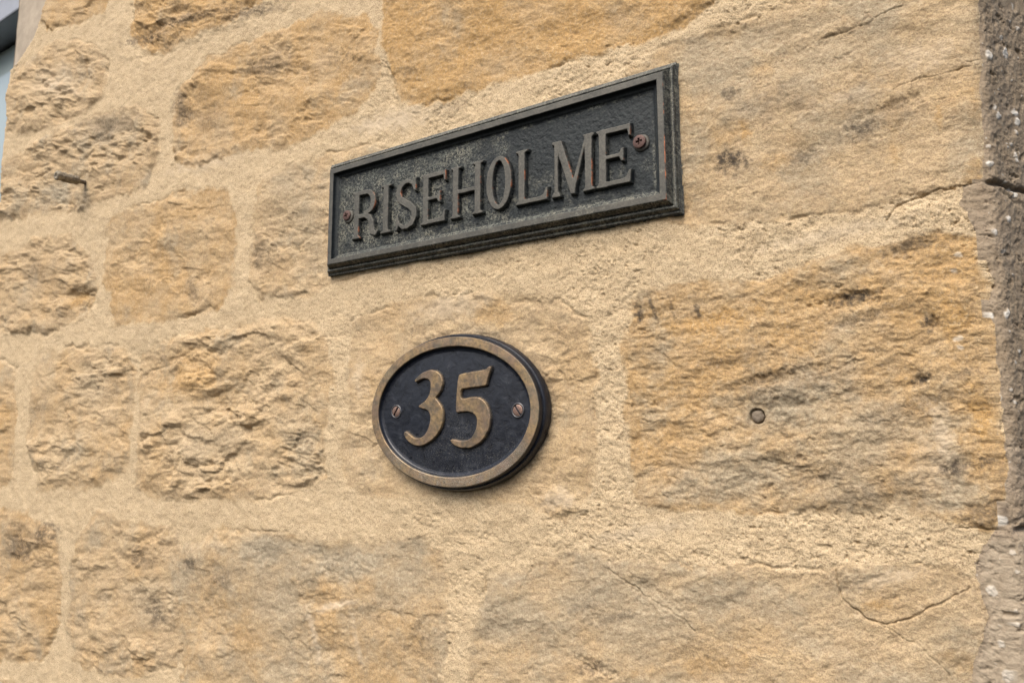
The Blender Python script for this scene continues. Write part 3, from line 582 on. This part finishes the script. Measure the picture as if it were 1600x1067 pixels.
def L_S(w, h):
    P = [(w-4, h-13), (w-5.5, h-6.5), (w*.62, h-2.4), (w*.42, h-2.4), (w*.2, h-6.5), (w*.11, h*.75), (w*.2, h*.62), (w*.42, h*.54), (w*.66, h*.46), (w*.86, h*.36), (w*.89, h*.22), (w*.78, h*.1), (w*.56, 2.4), (w*.36, 2.4), (w*.16, 7), (w*.1, 13)]
    W = [1.2, 1.9, 2.4, 2.6, 3.3, 3.7, 3.9, 4.1, 4.1, 3.9, 3.7, 3.3, 2.6, 2.4, 2.0, 1.2]
    return [('l', P, W), ('p', [(w-3.6, h-15), (w-1.4, h-15), (w-1.2, h), (w-3.2, h), (w-5, h-5)]), ('p', [(.6, 0), (3, 0), (4.8, 5), (3.4, 15), (1, 15)])]
def L_H(w, h):
    return [slab(6.6, 0, 6.6, 1), slab(6.6, h, 6.6, -1), R_(2.9, .5, 10.3, h-.5), slab(w-6.6, 0, 6.6, 1), slab(w-6.6, h, 6.6, -1), R_(w-10.3, .5, w-2.9, h-.5), R_(8, h*.5-2.2, w-8, h*.5+2.2)]
def L_O(w, h): return [ring(w/2, h/2, w/2, h/2, 3.9, 2.5)]
def L_L(w, h): return [slab(6.8, 0, 6.8, 1), slab(6.8, h, 6.8, -1), R_(3.0, .5, 10.6, h-.5), ('p', [(4, 0), (w-.8, 0), (w, 12.5), (w-2.2, 12.5), (w-4.8, 6.6), (w-9, 4.6), (4, 4.6)])]
def L_M(w, h):
    return [slab(4.8, 0, 4.8, 1), R_(2.8, .5, 7.0, h-1), ('p', [(.2, h), (9.5, h), (11, h-1), (w*.55, 10), (w*.55, 0), (w*.45, 0), (6.2, h-11), (3, h-4), (.2, h-2.6)]), ('p', [(w*.50, 0), (w*.55, 3), (w-8, h-3), (w-10.2, h-3), (w*.485, 11)]),
            slab(w-6.2, 0, 6.2, 1), R_(w-10.2, .5, w-2.6, h-.5), ('p', [(w-12, h), (w-.2, h), (w-.2, h-2.4), (w-3.0, h-4.6), (w-10, h-5)])]
LET = [('R', L_R, -623.9, -582.8), ('I', L_I, -578.6, -563.4), ('S', L_S, -556.0, -525.0), ('E', L_E, -518.4, -484.4), ('H', L_H, -477.6, -435.4), ('O', L_O, -431.0, -399.8), ('L', L_L, -394.6, -357.6), ('M', L_M, -353.0, -307.0), ('E', L_E, -305.0, -270.1)]
LH = 0.0138
def relief_patch(name, parent, mat, shapes, x0, z0, base, top, step, slope=0.0009, crown=0.0002, seed=0, lichen=0.35, tiltf=None, copper=0.0, round_=0.0005):
    """raised cast figure as its own closed patch over the panel; shapes in metres"""
    pts = np.vstack([np.array(s[1]) for s in shapes]); m0 = pts.min(0)-0.006; m1 = pts.max(0)+0.006
    X, Zz = np.meshgrid(np.arange(m0[0], m1[0], step), np.arange(m0[1], m1[1], step), indexing='ij')
    wx = X+0.00028*fbm(X+x0, Zz, 0.006, 3, seed+1); wz = Zz+0.00028*fbm(X+x0, Zz, 0.006, 3, seed+3)
    d = np.full(X.shape, 0.05)
    for s in shapes:
        dn = sd_poly(wx, wz, np.array(s[1]), 0.02) if s[0] == 'p' else sd_line(wx, wz, s[1], s[2], far=0.02)
        k = 0.0009; hh = np.clip(0.5+0.5*(d-dn)/k, 0, 1); d = d*(1-hh)+dn*hh-k*hh*(1-hh)
    d = d-round_*0.3
    t = np.clip(-d/slope, -1, 1); tt = sstep(-1, 1, t)
    Hh = base-0.0012+(top-base+0.0012)*tt-crown*sstep(0.0018, 0.0, -d)*tt+0.00007*fbm(X+x0, Zz, 0.004, 3, seed+5)
    tw = sstep(0.0001, 0.0009, -d); n1 = fbm(X+x0, Zz, 0.012, 3, seed+7)
    gx = np.gradient(d, axis=0)/step
    cp = copper*sstep(0.0005, 0.0002, np.abs(d+0.0008))*(gx > 0.75)*sstep(0.15, 0.5, fbm(X+x0, Zz, 0.02, 4, seed+9, .65))
    li = np.clip(lichen+0.5*n1, 0, 1)*(0.25+0.75*(1-tw))
    we = np.stack([np.clip(tw*(0.9+0.2*n1), 0, 1), li, cp], -1)
    P = np.zeros(X.shape+(3,), np.float32); P[..., 0] = X+x0; P[..., 1] = -Hh; P[..., 2] = Zz+z0
    keep = fm(d < slope*0.85)
    return link(name, grid_mesh(name, P, keep, {'wear_and_highlight': we}), mat, parent)
for i, (ch, fn, xa, xb) in enumerate(LET):
    xa, xb = xa/1000, xb/1000; xm = (xa+xb)/2; f = (xm+0.618)/0.315
    zb = 0.2234+0.0012*f; hh = 56.4-1.2*f
    sh = []
    for s in fn((xb-xa)*1000, hh):
        pts = np.array(s[1], float)/1000; pts[:, 1] += pts[:, 0]*0.007
        sh.append((s[0], pts) if s[0] == 'p' else (s[0], pts, np.array(s[2])/1000))
    o = relief_patch('letter', sign, M_LET, sh, xa, zb, PAN-0.0002, LH, 0.00032, seed=800+i*20, lichen=0.30+0.3*(i < 4), copper=1.0, round_=0.0024, slope=0.0012)
    o['label'] = 'raised letter '+ch

def screw(parent, x, z, yb, r, mat, slot='cross', rot=0.0, dome=0.001, mslot=None):
    """screw head: domed disc with its slot cut into the head"""
    n = 96; g = np.linspace(-r, r, n); A, B = np.meshgrid(g, g, indexing='ij'); rr = np.hypot(A, B)
    k = np.minimum(1, r/np.maximum(rr, 1e-9)); A, B = A*k, B*k; rr = np.hypot(A, B)   # pull the square's corners onto the circle
    a, b = rotc(A, B, rot); Hh = yb+dome*np.sqrt(np.clip(1-(rr/r)**2*0.97, 0, 1))
    sw = r*(0.13 if slot == 'cross' else 0.17)
    if slot == 'cross':
        arm = np.minimum(np.maximum(np.abs(a)-sw, np.abs(b)-r*.48), np.maximum(np.abs(b)-sw, np.abs(a)-r*.48)); Hh = Hh-0.0022*sstep(0.0002, -0.0002, arm)
    else: Hh = Hh-0.0030*sstep(0.00015, -0.00015, np.abs(a)-sw)
    Hh = np.where(rr > r*0.985, yb-0.003, Hh)+0.00006*fbm(A, B, 0.0015, 3, 900)
    P = np.zeros(A.shape+(3,), np.float32); P[..., 0] = A+x; P[..., 1] = -Hh; P[..., 2] = B+z
    return link('screw', grid_mesh('screw', P), mat, parent)
M_RUST = mat_plain('rusty_screw', (0.095, 0.052, 0.043), 0.6, 0.35, .35, 900, .0003)
o1 = screw(sign, -0.6355, 0.2553, 0.0118, 0.0060, M_RUST, 'cross', 0.4, 0.0012); o1['label'] = 'rusty cross-head screw left of the R'
o2 = screw(sign, -0.2622, 0.2608, 0.0128, 0.0062, M_RUST, 'cross', 0.1, 0.0011); o2['label'] = 'rusty cross-head screw right of the final E'
M_RING = mat_plain('dull_screw_cup', (0.09, 0.085, 0.072), 0.6, 0.4, .35, 900, .0003)
for (x, z, y) in ((-0.6345, 0.2540, 0.0104), (-0.2615, 0.2603, 0.0106)):
    link('screw_cup', lathe_mesh('screw_cup', [(0.0080, y-0.004), (0.0080, y-0.001), (0.0072, y), (0.0045, y+0.0006), (0.0045, y-0.003)], 40, (x, 0, z), jitter=.05), M_RING, sign)

# ------------------------------------------------------------------ oval number plaque
M_BLK = mat_black_enamel(); M_BRZ = mat_bronze()
plq = empty('number_plaque', (OX, -0.001, OZ), 'black oval house number plaque with bronze rim and raised bronze 35', 'house number')
RA, RB = 0.1078, 0.0757; OT, OPN = 0.0155, 0.0110
op = [(-0.0052, 0.0003), (-0.0054, 0.0030), (-0.0052, 0.0060), (-0.0044, 0.0088), (-0.0034, 0.0106), (-0.0026, 0.0112), (-0.0019, 0.0110), (-0.0014, 0.0108), (-0.0010, 0.0120), (-0.0006, 0.0150), (-0.0002, 0.0172), (0.0003, 0.0179),
      (0.0009, OT), (0.0050, OT+0.0001), (0.0092, OT), (0.0097, OT-0.0003), (0.0102, OT-0.0012), (0.0112, OPN+0.0010), (0.0124, OPN+0.0001), (0.0145, OPN-0.0004)]
op = [(a*0.8 if a < 0 else a, h*0.86 if a < 0.0005 else h) for a, h in op]
pe2, ph2 = [], []
for (a, h), (a2, h2) in zip(op[:-1], op[1:]):
    k = max(2, int(math.hypot(a2-a, h2-h)/0.0004))
    for j in range(k): pe2.append(a+(a2-a)*j/k); ph2.append(h+(h2-h)*j/k)
pe2 = np.array(pe2); ph2 = np.array(ph2)
nth = 720; th = np.arange(nth)*2*math.pi/nth
nin = 110; fr = np.linspace(1, 0.0, nin+1)                    # dish inside the rim
EE = np.concatenate([pe2, np.full(nin+1, 0.0145)]); FR = np.concatenate([np.ones(len(pe2)), fr])
HHh = np.concatenate([ph2, OPN-0.0004+0.0013*(1-fr**2)**1.2])
TH = th[:, None]; 
ox = np.cos(TH)*(RA-EE[None, :])*FR[None, :]; oz = np.sin(TH)*(RB-EE[None, :])*FR[None, :]
HH = HHh[None, :]+0.00009*fbm(ox, oz, 0.006, 3, 951)+0.00025*fbm(ox, oz, 0.04, 2, 953)
isrim = np.repeat(((EE > -0.0003) & (EE < 0.0104) & (FR > 0.999))[None, :], nth, 0)
rimtop = sstep(-0.0002, 0.0008, EE)*sstep(0.0102, 0.0096, EE)*(FR > .999)
otw = np.repeat(rimtop[None, :], nth, 0)
ol = np.clip(0.04+0.75*sstep(-0.25, -0.95, np.sin(TH-0.15))*np.ones_like(ox)+0.35*fbm(ox, oz, 0.02, 3, 955), 0, 1)
owear = np.stack([otw, ol*np.where(isrim, 1, 0.42)+0.12*(ox**2 > 9), 0.3*np.clip(fbm(ox, oz, 0.03, 3, 957), 0, 1)], -1)
OP = np.zeros(ox.shape+(3,), np.float32); OP[..., 0] = OX+ox; OP[..., 1] = -HH; OP[..., 2] = OZ+oz
def wrapm(a): return (a & np.roll(a, -1, 0))[:, :-1]
rim_f = wrapm(isrim)
ins = np.repeat(((EE > 0.0100) | (FR < .9999))[None, :], nth, 0); ins_f = wrapm(ins) & ~rim_f
link('rim', grid_mesh('rim', OP, rim_f, {'wear_and_highlight': owear}, wrap=True, flip=True), M_BRZ, plq)
link('panel', grid_mesh('panel', OP, ins_f, {'wear_and_highlight': owear}, wrap=True, flip=True), M_BLK, plq)
link('edge', grid_mesh('edge', OP, ~(rim_f | ins_f), {'wear_and_highlight': owear}, wrap=True, flip=True), M_BLK, plq)
D3 = [(250,285),(300,235),(350,207),(405,200),(455,220),(485,265),(490,320),(475,375),(450,410),(428,435),(455,465),(485,510),(497,580),(490,650),(460,720),(420,770),(370,810),(320,835),(280,838),(230,825),(185,785),(160,740),(165,718),(185,712),(210,735),(245,765),(290,772),(330,750),(360,705),(378,650),(383,590),(375,555),(350,535),(320,528),(290,518),(285,500),(305,485),(345,455),(372,415),(385,370),(385,320),(375,290),(350,275),(315,278),(285,295),(262,308)]
D5 = [(632,238),(632,238),(700,222),(780,210),(840,200),(862,175),(880,168),(892,180),(885,215),(868,260),(858,310),(852,330),(830,338),(740,350),(655,360),(642,372),(638,400),(640,435),(655,442),(720,428),(780,425),(830,450),(865,500),(885,570),(887,640),(870,710),(830,780),(780,825),(720,853),(670,857),(620,850),(575,825),(552,800),(550,782),(570,778),(600,785),(650,795),(700,785),(735,755),(760,705),(772,650),(770,600),(745,565),(700,550),(650,552),(605,560),(597,550),(595,520),(597,460),(605,350),(612,280),(620,250)]
for ch, D in (('3', D3), ('5', D5)):
    P = chaikin(bp([(600+a/5.335, 540+b/5.335) for a, b in D], -0.0148), 2); c0 = P.mean(0)
    o = relief_patch('numeral', plq, M_BRZ, [('p', P-c0)], c0[0], c0[1], OPN, 0.0150, 0.00032, slope=0.0015, crown=0.0007, seed=970+int(ch), lichen=0.30, round_=0.0024)
    o['label'] = 'raised bronze numeral '+ch
M_SCR = mat_plain('bronze_screw', (0.22, 0.145, 0.115), 0.45, 0.5, .35, 700, .0002)
for (px, py, ro) in ((619, 643, -0.55), (809, 641, 0.62)):
    x, z = bp([(px, py)], -0.0115)[0]
    o = screw(plq, x, z, 0.0114, 0.0056, M_SCR, 'slot', ro, 0.0010)
    o['label'] = 'slotted bronze screw '+('left of the 3' if px < 700 else 'right of the 5')
    link('screw_cup', lathe_mesh('screw_cup', [(0.0076, 0.0100), (0.0074, 0.0114), (0.0066, 0.0120), (0.0058, 0.0117), (0.0058, 0.0085)], 48, (x, 0, z)), mat_plain('worn_countersink', (0.10, 0.10, 0.105), 0.35, 0.6, .3, 500, .0002), plq)

# ------------------------------------------------------------------ old fixings left in the wall
def wy(x, z):
    i = int(np.argmin(np.abs(path[5:i_c, 0]-x)))+5; j = int(np.argmin(np.abs(Z[i]-z))); return -float(H[i, j])
y0 = wy(sx, sz_)
stub = empty('screw_stub', (sx, y0, sz_), 'old screw in a grey fibre plug sticking out of the upper left block', 'screw')
axd = np.array([0.03, -1, -0.04]); axd /= np.linalg.norm(axd)
mz = mat_plain('zinc_and_dirt', (0.20, 0.17, 0.13), 0.6, 0.4, .4, 300, .0004)
pr = [(0.0, -0.012)]
for k in range(26): pr += [(0.0032+0.0008*(k % 2), -0.012+k*0.0015)]
link('screw_shank', lathe_mesh('screw_shank', pr+[(0.0, 0.0275)], 24, (sx, y0, sz_), axd), mz, stub)
link('plug', lathe_mesh('plug', [(0.0, 0.015), (0.0046, 0.0112), (0.0072, 0.014), (0.0066, 0.019), (0.0078, 0.024), (0.0070, 0.030), (0.0080, 0.035), (0.0070, 0.040), (0.0078, 0.044), (0.0074, 0.0475), (0.0060, 0.0485), (0.0036, 0.0484), (0.0030, 0.044), (0, 0.044)], 40, (sx, y0, sz_), axd, 0.16, 5), mat_plain('pale_weathered_fibre', (0.27, 0.235, 0.175), 0.9, 0, .6, 220, .0012), stub)
yh = -(Hh-0.0035)
pg = empty('wall_plug', (hx, yh, hz), 'round brown plug sunk in a drill hole in the large ochre block', 'wall plug')
link('plug_body', lathe_mesh('plug_body', [(0.0, 0.0030), (0.0012, 0.0034), (0.0030, 0.0033), (0.0044, 0.0028), (0.0051, 0.0018), (0.0053, -0.002)], 40, (hx, yh, hz), (0.12, -1, 0.1), 0.16, 9), mat_plain('brown_plug', (0.17, 0.135, 0.095), 0.75, 0, .35, 500, .0006), pg)
